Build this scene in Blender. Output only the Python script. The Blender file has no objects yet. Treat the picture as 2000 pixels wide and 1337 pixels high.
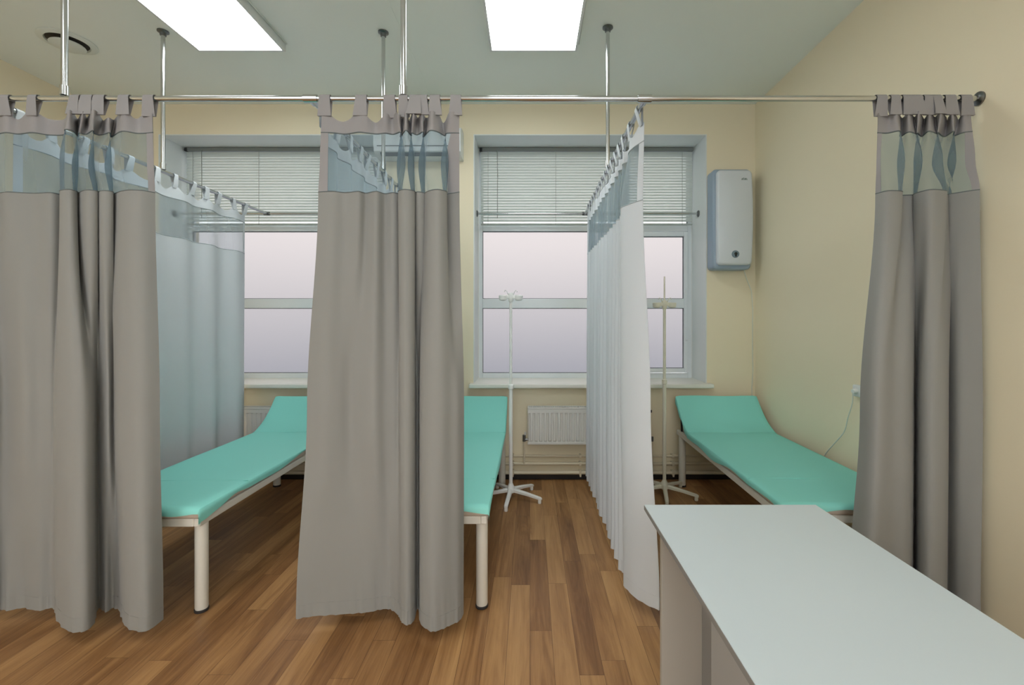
import bpy, bmesh, math, random
from mathutils import Vector, Matrix
random.seed(7)
S = bpy.context.scene
COL = S.collection
PI = math.pi

# ------------------------------------------------------------------ camera, world, exposure, room lamps
EYE = 1.40
FOC = 900.0            # focal length in pixels of the 2000 px wide frame
VX, VY = 1035.0, 625.0 # vanishing point of the room's depth direction
cam_d = bpy.data.cameras.new('camera'); cam = bpy.data.objects.new('camera', cam_d); COL.objects.link(cam)
cam.location = (0, 0, EYE); cam.rotation_euler = (PI/2, 0, 0)
cam_d.sensor_width = 36.0; cam_d.lens = FOC/2000*36
cam_d.shift_x = (1000-VX)/2000; cam_d.shift_y = (VY-668.5)/2000
cam_d.clip_start = 0.02
S.camera = cam
S.view_settings.view_transform = 'Standard'
S.view_settings.look = 'None'
S.view_settings.gamma = 1.0
S.view_settings.exposure = 0.83
LAMP = 7.5

world = bpy.data.worlds.new('world'); S.world = world; world.use_nodes = True
nt = world.node_tree; nt.nodes.clear()
wo = nt.nodes.new('ShaderNodeOutputWorld'); bg = nt.nodes.new('ShaderNodeBackground')
tc = nt.nodes.new('ShaderNodeTexCoord'); sp = nt.nodes.new('ShaderNodeSeparateXYZ'); rp = nt.nodes.new('ShaderNodeValToRGB')
mr = nt.nodes.new('ShaderNodeMapRange')
mr.inputs['From Min'].default_value = -0.35; mr.inputs['From Max'].default_value = 0.35
nt.links.new(tc.outputs['Generated'], sp.inputs[0]); nt.links.new(sp.outputs['Z'], mr.inputs['Value'])
nt.links.new(mr.outputs[0], rp.inputs[0]); nt.links.new(rp.outputs[0], bg.inputs[0]); nt.links.new(bg.outputs[0], wo.inputs[0])
rp.color_ramp.elements[0].position = 0.30; rp.color_ramp.elements[0].color = (0.40, 0.42, 0.48, 1)
rp.color_ramp.elements[1].position = 0.75; rp.color_ramp.elements[1].color = (1.0, 0.95, 0.94, 1)
bg.inputs[1].default_value = 3.3

# ------------------------------------------------------------------ helpers
def lin(c):
    return tuple(((v/255)/12.92 if v/255 <= 0.04045 else ((v/255+0.055)/1.055)**2.4) for v in c)

def mat(name, rgb, rough=0.5, metal=0.0, bump=0.0, bscale=300.0, spec=0.5, var=0.0, vscale=3.0, sheen=0.0, transl=0.0):
    m = bpy.data.materials.new(name); m.use_nodes = True
    n = m.node_tree; b = n.nodes['Principled BSDF']
    c = lin(rgb)
    b.inputs['Base Color'].default_value = (*c, 1)
    b.inputs['Roughness'].default_value = rough; b.inputs['Metallic'].default_value = metal
    b.inputs['Specular IOR Level'].default_value = spec
    if sheen: b.inputs['Sheen Weight'].default_value = sheen
    t = n.nodes.new('ShaderNodeTexCoord')
    if var:
        nz = n.nodes.new('ShaderNodeTexNoise'); nz.inputs['Scale'].default_value = vscale; nz.inputs['Detail'].default_value = 3
        mx = n.nodes.new('ShaderNodeMix'); mx.data_type = 'RGBA'
        mx.inputs['A'].default_value = (*[v*(1-var) for v in c], 1); mx.inputs['B'].default_value = (*[min(1, v*(1+var)) for v in c], 1)
        n.links.new(t.outputs['Object'], nz.inputs['Vector']); n.links.new(nz.outputs['Fac'], mx.inputs['Factor'])
        n.links.new(mx.outputs['Result'], b.inputs['Base Color'])
    if bump:
        nz = n.nodes.new('ShaderNodeTexNoise'); nz.inputs['Scale'].default_value = bscale
        bp = n.nodes.new('ShaderNodeBump'); bp.inputs['Strength'].default_value = bump; bp.inputs['Distance'].default_value = 0.002
        n.links.new(t.outputs['Object'], nz.inputs['Vector']); n.links.new(nz.outputs['Fac'], bp.inputs['Height'])
        n.links.new(bp.outputs[0], b.inputs['Normal'])
    if transl:
        tr = n.nodes.new('ShaderNodeBsdfTranslucent'); tr.inputs[0].default_value = (*c, 1)
        ms = n.nodes.new('ShaderNodeMixShader'); ms.inputs[0].default_value = transl
        out = n.nodes['Material Output']
        n.links.new(b.outputs[0], ms.inputs[1]); n.links.new(tr.outputs[0], ms.inputs[2]); n.links.new(ms.outputs[0], out.inputs[0])
    return m

def sheer_mat(name, rgb, tint, fac):
    m = bpy.data.materials.new(name); m.use_nodes = True
    n = m.node_tree; n.nodes.clear()
    out = n.nodes.new('ShaderNodeOutputMaterial'); ms = n.nodes.new('ShaderNodeMixShader')
    tp = n.nodes.new('ShaderNodeBsdfTransparent'); df = n.nodes.new('ShaderNodeBsdfDiffuse'); tl = n.nodes.new('ShaderNodeBsdfTranslucent')
    m2 = n.nodes.new('ShaderNodeMixShader'); m2.inputs[0].default_value = 0.4
    tp.inputs[0].default_value = (*lin(tint), 1); df.inputs[0].default_value = (*lin(rgb), 1); tl.inputs[0].default_value = (*lin(rgb), 1)
    # net is denser where it is seen edge-on
    lw = n.nodes.new('ShaderNodeLayerWeight'); lw.inputs[0].default_value = 0.35
    mp = n.nodes.new('ShaderNodeMapRange'); mp.inputs['To Min'].default_value = fac; mp.inputs['To Max'].default_value = min(1, fac+0.45)
    n.links.new(lw.outputs['Facing'], mp.inputs['Value']); n.links.new(mp.outputs[0], ms.inputs[0])
    n.links.new(df.outputs[0], m2.inputs[1]); n.links.new(tl.outputs[0], m2.inputs[2])
    n.links.new(tp.outputs[0], ms.inputs[1]); n.links.new(m2.outputs[0], ms.inputs[2]); n.links.new(ms.outputs[0], out.inputs[0])
    return m

def emit_mat(name, rgb, s):
    m = bpy.data.materials.new(name); m.use_nodes = True
    n = m.node_tree; n.nodes.clear()
    out = n.nodes.new('ShaderNodeOutputMaterial'); e = n.nodes.new('ShaderNodeEmission')
    e.inputs[0].default_value = (*rgb, 1); e.inputs[1].default_value = s
    n.links.new(e.outputs[0], out.inputs[0]); return m

def clear_pane():
    m = bpy.data.materials.new('clear_glass'); m.use_nodes = True
    n = m.node_tree; n.nodes.clear()
    out = n.nodes.new('ShaderNodeOutputMaterial'); ms = n.nodes.new('ShaderNodeMixShader'); ms.inputs[0].default_value = 0.06
    tp = n.nodes.new('ShaderNodeBsdfTransparent'); gl = n.nodes.new('ShaderNodeBsdfGlossy'); gl.inputs['Roughness'].default_value = 0.02
    n.links.new(tp.outputs[0], ms.inputs[1]); n.links.new(gl.outputs[0], ms.inputs[2]); n.links.new(ms.outputs[0], out.inputs[0])
    return m

def wood_floor():
    m = bpy.data.materials.new('walnut_planks'); m.use_nodes = True
    n = m.node_tree; b = n.nodes['Principled BSDF']; N = n.nodes.new; L = n.links.new
    def M(op, a, c=None, d=None):
        k = N('ShaderNodeMath'); k.operation = op
        for i, v in enumerate((a, c, d)):
            if v is None: continue
            if isinstance(v, (int, float)): k.inputs[i].default_value = v
            else: L(v, k.inputs[i])
        return k.outputs[0]
    t = N('ShaderNodeTexCoord'); s = N('ShaderNodeSeparateXYZ'); L(t.outputs['Object'], s.inputs[0])
    W, LEN = 0.098, 0.86
    xr = M('DIVIDE', s.outputs['X'], W); row = M('FLOOR', xr); fx = M('FRACT', xr)
    wn = N('ShaderNodeTexWhiteNoise'); wn.noise_dimensions = '1D'; L(row, wn.inputs['W'])
    yo = M('ADD', M('DIVIDE', s.outputs['Y'], LEN), wn.outputs['Value']); cl = M('FLOOR', yo); fy = M('FRACT', yo)
    pid = M('ADD', M('MULTIPLY', row, 13.37), M('MULTIPLY', cl, 7.91))
    w2 = N('ShaderNodeTexWhiteNoise'); w2.noise_dimensions = '1D'; L(pid, w2.inputs['W'])
    cv = N('ShaderNodeCombineXYZ'); L(M('MULTIPLY', s.outputs['X'], 15.0), cv.inputs[0]); L(M('MULTIPLY', s.outputs['Y'], 1.3), cv.inputs[1]); L(M('MULTIPLY', w2.outputs['Value'], 40.0), cv.inputs[2])
    g = N('ShaderNodeTexNoise'); g.inputs['Scale'].default_value = 1.0; g.inputs['Detail'].default_value = 6; g.inputs['Roughness'].default_value = 0.6; g.inputs['Distortion'].default_value = 1.2
    L(cv.outputs[0], g.inputs['Vector'])
    cv2 = N('ShaderNodeCombineXYZ'); L(M('MULTIPLY', s.outputs['X'], 120.0), cv2.inputs[0]); L(M('MULTIPLY', s.outputs['Y'], 4.0), cv2.inputs[1]); L(M('MULTIPLY', w2.outputs['Value'], 17.0), cv2.inputs[2])
    g2 = N('ShaderNodeTexNoise'); g2.inputs['Scale'].default_value = 1.0; g2.inputs['Detail'].default_value = 4; L(cv2.outputs[0], g2.inputs['Vector'])
    tone = M('ADD', M('MULTIPLY', w2.outputs['Value'], 0.34), M('ADD', M('MULTIPLY', g.outputs['Fac'], 0.85), M('MULTIPLY', g2.outputs['Fac'], 0.28)))
    tone = M('SUBTRACT', tone, 0.24)
    r = N('ShaderNodeValToRGB'); e = r.color_ramp.elements
    e[0].position = 0.12; e[0].color = (*lin((104, 70, 42)), 1); e[1].position = 0.95; e[1].color = (*lin((206, 164, 110)), 1)
    for p, c in ((0.36, (140, 100, 62)), (0.55, (166, 124, 80)), (0.75, (184, 142, 94))):
        q = e.new(p); q.color = (*lin(c), 1)
    L(tone, r.inputs[0])
    gx = M('MINIMUM', fx, M('SUBTRACT', 1.0, fx)); gy = M('MINIMUM', fy, M('SUBTRACT', 1.0, fy))
    edge = M('MINIMUM', M('MULTIPLY', gx, W), M('MULTIPLY', gy, LEN))
    k = M('GREATER_THAN', edge, 0.0006)
    mx = N('ShaderNodeMix'); mx.data_type = 'RGBA'; L(k, mx.inputs['Factor']); mx.inputs['A'].default_value = (*lin((70, 42, 24)), 1); L(r.outputs[0], mx.inputs['B'])
    L(mx.outputs['Result'], b.inputs['Base Color'])
    b.inputs['Roughness'].default_value = 0.38; b.inputs['Specular IOR Level'].default_value = 0.35
    bp = N('ShaderNodeBump'); bp.inputs['Strength'].default_value = 0.15; bp.inputs['Distance'].default_value = 0.001
    L(g2.outputs['Fac'], bp.inputs['Height']); L(bp.outputs[0], b.inputs['Normal'])
    return m

def frosted(name, tint):
    m = bpy.data.materials.new(name); m.use_nodes = True
    n = m.node_tree; b = n.nodes['Principled BSDF']
    b.inputs['Base Color'].default_value = (*tint, 1); b.inputs['Roughness'].default_value = 0.32
    b.inputs['Transmission Weight'].default_value = 0.9; b.inputs['IOR'].default_value = 1.12
    return m

MT = dict(
    wall=mat('cream_paint', (239, 229, 200), 0.75, var=0.02, vscale=1.2, bump=0.05, bscale=90),
    ceil=mat('ceiling_paint', (238, 247, 241), 0.55),
    white=mat('white_paint', (226, 232, 230), 0.45),
    upvc=mat('white_plastic_frame', (226, 233, 235), 0.32),
    sill=mat('sill_board', (232, 232, 222), 0.35),
    gasket=mat('dark_gasket', (92, 96, 100), 0.6),
    chrome=mat('chrome_tube', (205, 208, 208), 0.2, 1.0),
    chromed=mat('dark_chrome_fitting', (120, 122, 122), 0.3, 1.0),
    cloth=mat('grey_cloth', (146, 147, 143), 0.85, bump=0.25, bscale=700, sheen=0.1, spec=0.15, var=0.02, vscale=5),
    head=mat('grey_header_cloth', (163, 161, 160), 0.85, bump=0.25, bscale=600, spec=0.15, transl=0.12),
    wcloth=mat('white_cloth', (224, 230, 234), 0.85, bump=0.2, bscale=700, spec=0.15, transl=0.1),
    seam=mat('grey_piping', (104, 112, 112), 0.8),
    wseam=mat('pale_piping', (166, 176, 180), 0.8),
    net=sheer_mat('grey_net', (150, 166, 174), (222, 231, 236), 0.25),
    palenet=sheer_mat('pale_net', (196, 209, 218), (226, 234, 238), 0.25),
    teal=mat('turquoise_cover', (142, 222, 210), 0.62, bump=0.15, bscale=60, spec=0.3),
    beige=mat('beige_underside', (205, 194, 178), 0.7),
    frame=mat('white_enamel', (226, 224, 212), 0.35),
    rubber=mat('dark_rubber', (52, 50, 50), 0.7),
    ivory=mat('ivory_enamel', (226, 224, 205), 0.35),
    stand=mat('white_stand_enamel', (242, 244, 240), 0.35),
    rad=mat('radiator_enamel', (222, 222, 216), 0.4),
    pipe=mat('cream_pipe_paint', (222, 212, 186), 0.45),
    base=mat('dark_skirting', (34, 28, 26), 0.6),
    blind=mat('blind_slat', (212, 220, 214), 0.45, transl=0.3),
    rail=mat('blind_rail', (128, 134, 130), 0.4),
    cord=mat('blind_cord', (150, 156, 150), 0.7),
    black=mat('black_plastic', (30, 34, 36), 0.4),
    shell=mat('blue_grey_shell', (152, 170, 186), 0.4),
    cover=mat('white_cover', (216, 223, 227), 0.35),
    btn=mat('steel_blue_button', (120, 140, 150), 0.35),
    top=mat('desk_laminate', (196, 206, 209), 0.38, spec=0.35),
    body=mat('desk_body_laminate', (176, 172, 162), 0.5),
    body2=mat('desk_panel_laminate', (176, 178, 178), 0.5),
    edge=mat('desk_edge_band', (140, 140, 138), 0.5),
    acw=mat('conditioner_plastic', (224, 230, 230), 0.35),
    vent=mat('vent_plastic', (222, 230, 222), 0.5),
    dark=mat('vent_opening', (70, 66, 56), 0.8),
    diff=emit_mat('lamp_diffuser', (0.94, 0.99, 1.0), LAMP),
    floor=wood_floor(), glass=frosted('frosted_glass', (.175, .17, .172)), glass2=frosted('upper_glass', (.30, .31, .31)), clear=clear_pane(),
)

def box(bm, x0, x1, y0, y1, z0, z1, bev=0.0, seg=2):
    t = bmesh.new()
    bmesh.ops.create_cube(t, size=1.0)
    for v in t.verts:
        v.co = Vector(((x0+x1)/2 + v.co.x*(x1-x0), (y0+y1)/2 + v.co.y*(y1-y0), (z0+z1)/2 + v.co.z*(z1-z0)))
    if bev: bmesh.ops.bevel(t, geom=t.edges[:], offset=bev, segments=seg, affect='EDGES', profile=0.5)
    me = bpy.data.meshes.new('t'); t.to_mesh(me); t.free(); bm.from_mesh(me); bpy.data.meshes.remove(me)

def tube(bm, pts, r, n=12, closed_ends=True):
    """round tube along a polyline; r a number or one per point"""
    pts = [Vector(p) for p in pts]; rs = r if isinstance(r, (list, tuple)) else [r]*len(pts)
    rings = []; up = None
    for i, p in enumerate(pts):
        d = (pts[min(i+1, len(pts)-1)] - pts[max(i-1, 0)]).normalized()
        if up is None:
            up = d.orthogonal().normalized()
        else:
            up = (up - d*up.dot(d)).normalized()
        w = d.cross(up)
        rings.append([bm.verts.new(p + (up*math.cos(2*PI*k/n) + w*math.sin(2*PI*k/n))*rs[i]) for k in range(n)])
    for a, b in zip(rings, rings[1:]):
        for k in range(n): bm.faces.new((a[k], a[(k+1) % n], b[(k+1) % n], b[k]))
    if closed_ends:
        bm.faces.new(rings[0][::-1]); bm.faces.new(rings[-1])

def lathe(bm, cx, cy, prof, n=24):
    """profile [(r,z)...] about a vertical axis"""
    rings = [[bm.verts.new((cx+max(r, 1e-4)*math.cos(2*PI*k/n), cy+max(r, 1e-4)*math.sin(2*PI*k/n), z)) for k in range(n)] for r, z in prof]
    for a, b in zip(rings, rings[1:]):
        for k in range(n): bm.faces.new((a[k], a[(k+1) % n], b[(k+1) % n], b[k]))
    bm.faces.new(rings[0][::-1]); bm.faces.new(rings[-1])

def grid(bm, P):
    """P[row][col] points -> quad sheet"""
    V = [[bm.verts.new(p) for p in row] for row in P]
    for a, b in zip(V, V[1:]):
        for k in range(len(a)-1): bm.faces.new((a[k], a[k+1], b[k+1], b[k]))

def obj(name, bm, m, parent=None, smooth=None, solid=0.0, subsurf=0):
    bmesh.ops.recalc_face_normals(bm, faces=bm.faces[:])
    me = bpy.data.meshes.new(name); bm.to_mesh(me); bm.free()
    o = bpy.data.objects.new(name, me); COL.objects.link(o)
    me.materials.append(m)
    if parent is not None:
        o.parent = parent
        o.matrix_parent_inverse = parent.matrix_basis.inverted()
    if smooth is not None:
        if smooth >= 180:
            for p in me.polygons: p.use_smooth = True
        else:
            try: me.shade_smooth(); me.set_sharp_from_angle(angle=math.radians(smooth))
            except Exception: pass
    if solid:
        md = o.modifiers.new('thickness', 'SOLIDIFY'); md.thickness = solid; md.offset = 0; md.use_rim = solid > .0045
    return o

def thing(name, label, cat, loc=(0, 0, 0), group=None, rz=0):
    o = bpy.data.objects.new(name, None); COL.objects.link(o); o.location = loc; o.rotation_euler[2] = rz
    o.empty_display_size = 0.1
    o['label'] = label; o['category'] = cat
    if group: o['group'] = group
    return o
def tag(o, label, cat, group=None):
    o['label'] = label; o['category'] = cat
    if group: o['group'] = group
    return o
def struct(o, label=None):
    o['kind'] = 'structure'
    if label: o['label'] = label
    return o
def B(): return bmesh.new()

# ------------------------------------------------------------------ room shell
XL, XR, YB, YF, H = -3.87, 1.99, 4.07, -1.9, 3.306
REV = 0.34                     # depth of the window reveals
WZ0, WZ1 = 0.84, 3.04
WIN = [(-3.28, -1.27), (-0.498, 1.56)]

bm = B(); box(bm, XL-.2, XR+.2, YF-.2, YB+.5, -.12, 0); struct(obj('floor', bm, MT['floor']), 'brown wood plank floor')
bm = B(); box(bm, XL-.2, XR+.2, YF-.2, YB+.5, H, H+.12); struct(obj('ceiling', bm, MT['ceil']), 'smooth pale grey-green ceiling')
bm = B(); box(bm, XL-.2, XL, YF, YB, 0, H); struct(obj('wall_left', bm, MT['wall']), 'cream wall on the left')
bm = B(); box(bm, XR, XR+.2, YF, YB, 0, H); struct(obj('wall_right', bm, MT['wall']), 'cream wall on the right')
FILL_WIN = [(-3.3, -1.3), (-.55, 1.45)]  # openings of the added windows, out of view
bm = B()
for a, b in ((XL, -3.3), (-1.3, -.55), (1.45, XR)): box(bm, a, b, YF-.2, YF, 0, H)
for a, b in FILL_WIN: box(bm, a, b, YF-.2, YF, 0, .85); box(bm, a, b, YF-.2, YF, 3.0, H)
struct(obj('wall_front', bm, MT['wall']), 'cream wall behind the viewer')
bm = B()
xs = [XL-.2, WIN[0][0], WIN[0][1], WIN[1][0], WIN[1][1], XR+.2]
for i in (0, 2, 4): box(bm, xs[i], xs[i+1], YB, YB+.5, 0, H)
for i in (1, 3):
    box(bm, xs[i], xs[i+1], YB, YB+.5, 0, WZ0-.04); box(bm, xs[i], xs[i+1], YB, YB+.5, WZ1, H)
struct(obj('wall_back', bm, MT['wall']), 'cream wall with the two windows')
bm = B(); box(bm, XL+.001, XR-.001, YB-.018, YB-.001, 0.0, .045, .003); struct(obj('baseboard_back', bm, MT['base']), 'dark skirting under the windows')
bm = B(); box(bm, XR-.014, XR-.001, YF+.01, YB-.02, 0.0, .045, .003); struct(obj('baseboard_right', bm, MT['base']), 'dark skirting on the right wall')
bm = B(); box(bm, XL+.001, XL+.014, YF+.01, YB-.02, 0.0, .045, .003); struct(obj('baseboard_left', bm, MT['base']), 'dark skirting on the left wall')
# white lining of each reveal
for i, (a, b) in enumerate(WIN):
    bm = B()
    box(bm, a, a+.008, YB-.002, YB+REV, WZ0, WZ1); box(bm, b-.008, b, YB-.002, YB+REV, WZ0, WZ1)
    box(bm, a+.008, b-.008, YB-.002, YB+REV, WZ1-.008, WZ1)
    struct(obj('trim_%d' % (i+1), bm, MT['white']), 'white lining of the window reveal')
# faint joint in the ceiling sheet
bm = B(); box(bm, -.855, -.845, YF+.1, YB-.01, H-.003, H+.001); struct(obj('trim_3', bm, MT['ceil']), 'thin joint across the ceiling')

# windows
def window(n, a, b):
    yw = YB+REV                       # inner face plane of the frame
    w = bpy.data.objects.new('window_%d' % n, None); COL.objects.link(w); w.location = ((a+b)/2, yw, WZ0)
    struct(w, 'white plastic window with frosted panes and a part raised blind')
    mull = a + (b-a)*0.675; y0, y1 = yw, yw+.06
    bm = B()
    box(bm, a+.008, a+.045, y0, y1, WZ0, WZ1-.008, .004); box(bm, b-.05, b-.008, y0, y1, WZ0, WZ1-.008, .004)
    box(bm, mull-.035, mull+.035, y0-.004, y1, WZ0, WZ1-.008, .004)
    box(bm, a+.045, b-.05, y0, y1, WZ0, .895, .004); box(bm, a+.045, b-.05, y0, y1, WZ1-.06, WZ1-.008, .004)
    box(bm, a+.045, b-.05, y0-.004, y1, 2.25, 2.307, .004)
    obj('window_frame', bm, MT['upvc'], w)
    bm = B()                           # opening casement right of the mullion
    c0, c1 = mull+.036, b-.052
    box(bm, c0, c0+.035, y0-.015, y1-.01, .9, 2.245, .005); box(bm, c1-.035, c1, y0-.015, y1-.01, .9, 2.245, .005)
    box(bm, c0+.035, c1-.035, y0-.015, y1-.01, .9, .94, .005); box(bm, c0+.035, c1-.035, y0-.015, y1-.01, 2.2, 2.245, .005)
    sa = obj('casement', bm, MT['upvc'], w)
    bm = B(); box(bm, c1-.024, c1-.012, y0-.03, y0-.016, 1.2, 1.23, .003); tube(bm, [(c1-.018, y0-.03, 1.215), (c1-.018, y0-.045, 1.215), (c1-.018, y0-.045, 1.32)], .006, 8)
    obj('handle', bm, MT['upvc'], sa, 40)
    bm = B(); box(bm, a+.045, mull-.035, y0-.006, y1-.004, 1.515, 1.605, .004); obj('transom', bm, MT['upvc'], w)
    bm = B(); box(bm, c0+.035, c1-.035, y0-.01, y1-.004, 1.515, 1.605, .004); obj('transom', bm, MT['upvc'], w)
    for (p0, p1, z0, z1) in ((a+.045, mull-.035, .895, 1.515), (a+.045, mull-.035, 1.605, 2.25), (c0+.035, c1-.035, .94, 1.515), (c0+.035, c1-.035, 1.605, 2.2),
                             (a+.045, mull-.035, 2.307, WZ1-.06), (mull+.035, b-.05, 2.307, WZ1-.06)):
        bm = B(); box(bm, p0, p1, y0+.022, y0+.03, z0, z1); pn = obj('pane', bm, MT['glass2' if z0 > 2.3 else 'glass'], w)
        bm = B(); g = .005
        box(bm, p0, p1, y0+.012, y0+.022, z0, z0+g); box(bm, p0, p1, y0+.012, y0+.022, z1-g, z1)
        box(bm, p0, p0+g, y0+.012, y0+.022, z0+g, z1-g); box(bm, p1-g, p1, y0+.012, y0+.022, z0+g, z1-g)
        obj('gasket', bm, MT['gasket'], pn)
    bm = B(); box(bm, a-.03, b+.03, YB-.10, YB-.001, .812, .848, .008); box(bm, a+.001, b-.001, YB-.004, yw, .812, .848)
    obj('window_sill', bm, MT['sill'], w)
    return w
window(1, *WIN[0]); window(2, *WIN[1])
for n_, (a, b) in enumerate(FILL_WIN):  # windows added behind the camera to brighten ceiling and curtain fronts
    w = bpy.data.objects.new('window_%d' % (n_+3), None); COL.objects.link(w); w.location = ((a+b)/2, YF, .85)
    struct(w, 'unseen window added behind the viewer for fill light'); bm = B(); yy = YF-.1
    box(bm, a, a+.05, yy-.03, yy+.03, .85, 3.0, .003); box(bm, b-.05, b, yy-.03, yy+.03, .85, 3.0, .003)
    box(bm, a+.05, b-.05, yy-.03, yy+.03, .85, .9, .003); box(bm, a+.05, b-.05, yy-.03, yy+.03, 2.95, 3.0, .003); box(bm, (a+b)/2-.03, (a+b)/2+.03, yy-.03, yy+.03, .9, 2.95, .003)
    obj('window_frame', bm, MT['upvc'], w)
    bm = B(); box(bm, a+.05, (a+b)/2-.03, yy-.004, yy+.004, .9, 2.95); obj('pane', bm, MT['clear'], w)
    bm = B(); box(bm, (a+b)/2+.03, b-.05, yy-.004, yy+.004, .9, 2.95); obj('pane', bm, MT['clear'], w)

# venetian blinds
def blind(a, b, label):
    yb = YB+REV-.05; zt, zb = WZ1-.012, 2.30
    t = thing('venetian_blind', label, 'blind', ((a+b)/2, yb, zt), 'venetian blinds over the window tops')
    bm = B(); box(bm, a+.03, b-.02, yb-.018, yb+.018, zt-.034, zt, .004); hr = obj('headrail', bm, MT['rail'], t)
    bm = B(); box(bm, a+.022, a+.05, yb-.022, yb+.02, zt-.036, zt-.004, .005); obj('end_cap', bm, MT['black'], hr)
    bm = B(); z = zt-.05; ang = math.radians(54); hw = .0125
    while z > zb+.02:
        dy, dz = math.cos(ang)*hw, math.sin(ang)*hw
        P = []
        for k in range(4):
            f = k/3*2-1; bow = .0022*(1-f*f)
            P.append([(x, yb + f*dy - bow, z - f*dz) for x in (a+.035, b-.025)])
        grid(bm, P)
        z -= .0265
    obj('slats', bm, MT['blind'], t, 180)
    bm = B(); box(bm, a+.035, b-.025, yb-.012, yb+.012, zb, zb+.014, .004); obj('bottom_rail', bm, MT['blind'], t)
    for f in (.05, .36, .68, .94):
        bm = B(); x = a+(b-a)*f; box(bm, x-.0015, x+.0015, yb-.0155, yb-.0125, zb, zt-.03); obj('ladder_cord', bm, MT['cord'], t)
    bm = B(); x = a+.19; tube(bm, [(x, yb-.024, zt-.03), (x+.004, yb-.026, 2.75), (x+.002, yb-.026, 2.36)], .0032, 6); obj('tilt_wand', bm, MT['cord'], t, 180)
blind(*WIN[0], 'pale venetian blind over the top of the left window')
blind(*WIN[1], 'pale venetian blind over the top of the window beside the wall unit')

# ------------------------------------------------------------------ ceiling fittings
def ceiling_light(x, y, label, w=.6):
    t = thing('ceiling_light', label, 'ceiling light', (x, y, H), 'square panel lights on the ceiling')
    a = w/2; bm = B(); z0 = H-.055
    for (x0, x1, y0, y1) in ((x-a, x+a, y-a, y-a+.016), (x-a, x+a, y+a-.016, y+a), (x-a, x-a+.016, y-a+.016, y+a-.016), (x+a-.016, x+a, y-a+.016, y+a-.016)):
        box(bm, x0, x1, y0, y1, z0, H-.001)
    obj('frame', bm, MT['white'], t)
    bm = B(); box(bm, x-a+.016, x+a-.016, y-a+.016, y+a-.016, z0+.003, z0+.012); obj('diffuser', bm, MT['diff'], t)
    bm = B(); tube(bm, [(x+a+.012, y-a+.01, H-.008), (x+a+.012, y+a-.01, H-.008)], .004, 6); obj('edge_clip', bm, MT['vent'], t, 180)
ceiling_light(-1.985, 2.88, 'square white panel light above the left turquoise couch')
ceiling_light(0.025, 2.88, 'square white panel light above the middle bay, beside the ceiling joint')
for (x, y, w_) in ((-1.985, .5, 'ahead'), (0.025, .5, 'ahead')):  # extra panels out of view, added as fill for the room
    ceiling_light(x, y, 'unseen square panel light added for fill near the viewer, %s of the two' % ('left' if x < -1 else 'right'))

t = thing('ceiling_vent', 'round pale air vent in the ceiling near the left wall', 'air vent', (-3.16, 3.15, H))
bm = B(); lathe(bm, -3.16, 3.15, [(.155, H-.001), (.155, H-.005), (.145, H-.010), (.118, H-.014), (.112, H-.006), (.112, H-.001)], 40); obj('rim', bm, MT['vent'], t, 40)
bm = B(); lathe(bm, -3.16, 3.15, [(.112, H-.004), (.112, H-.001)], 40); bm2 = bm; obj('throat', bm2, MT['dark'], t)
bm = B(); lathe(bm, -3.16, 3.15, [(.02, H-.004), (.03, H-.03), (.092, H-.026), (.096, H-.032), (.088, H-.038), (.001, H-.042)], 40); obj('disc', bm, MT['vent'], t, 40)

# ------------------------------------------------------------------ chrome rails
RY, RZ, RR = 2.04, 2.38, .0125
PX = [-2.42, -.97, .507]
def flange_wall(bm, p, axis, sgn):
    p = Vector(p); d = Vector(axis)*sgn
    tube(bm, [p, p+d*.006, p+d*.014], [.03, .03, .018], 20)
t = thing('curtain_rail', 'long chrome tube rail crossing the room wall to wall', 'curtain rail', (0, RY, RZ))
bm = B(); tube(bm, [(XL+.004, RY, RZ), (XR-.004, RY, RZ)], RR, 14); obj('rod', bm, MT['chrome'], t, 60)
for x, sg in ((XL+.001, 1), (XR-.001, -1)):
    bm = B(); flange_wall(bm, (x, RY, RZ), (1, 0, 0), sg); obj('wall_flange', bm, MT['chromed'], t, 40)
for x in PX:
    bm = B(); tube(bm, [(x-.03, RY, RZ), (x+.03, RY, RZ)], RR+.005, 16); tube(bm, [(x, RY, RZ), (x, RY+.04, RZ)], RR+.005, 16)
    obj('tee_joint', bm, MT['chrome'], t, 40)
names = ['chrome rail running back over the white divider curtain at left', 'chrome rail running back behind the middle grey curtain', 'chrome rail running back to the window beside the radiator']
ends = [YB+.17, YB-.002, YB+.17]
for x, nm, ye in zip(PX, names, ends):
    t = thing('divider_rail', nm, 'curtain rail', (x, RY, RZ), 'chrome rails over the bay dividers')
    bm = B(); tube(bm, [(x, RY+.041, RZ), (x, ye-.02, RZ)], RR, 14); obj('rod', bm, MT['chrome'], t, 60)
    if ye < YB:
        bm = B(); flange_wall(bm, (x, YB-.001, RZ), (0, 1, 0), -1); obj('wall_flange', bm, MT['chromed'], t, 40)
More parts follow.
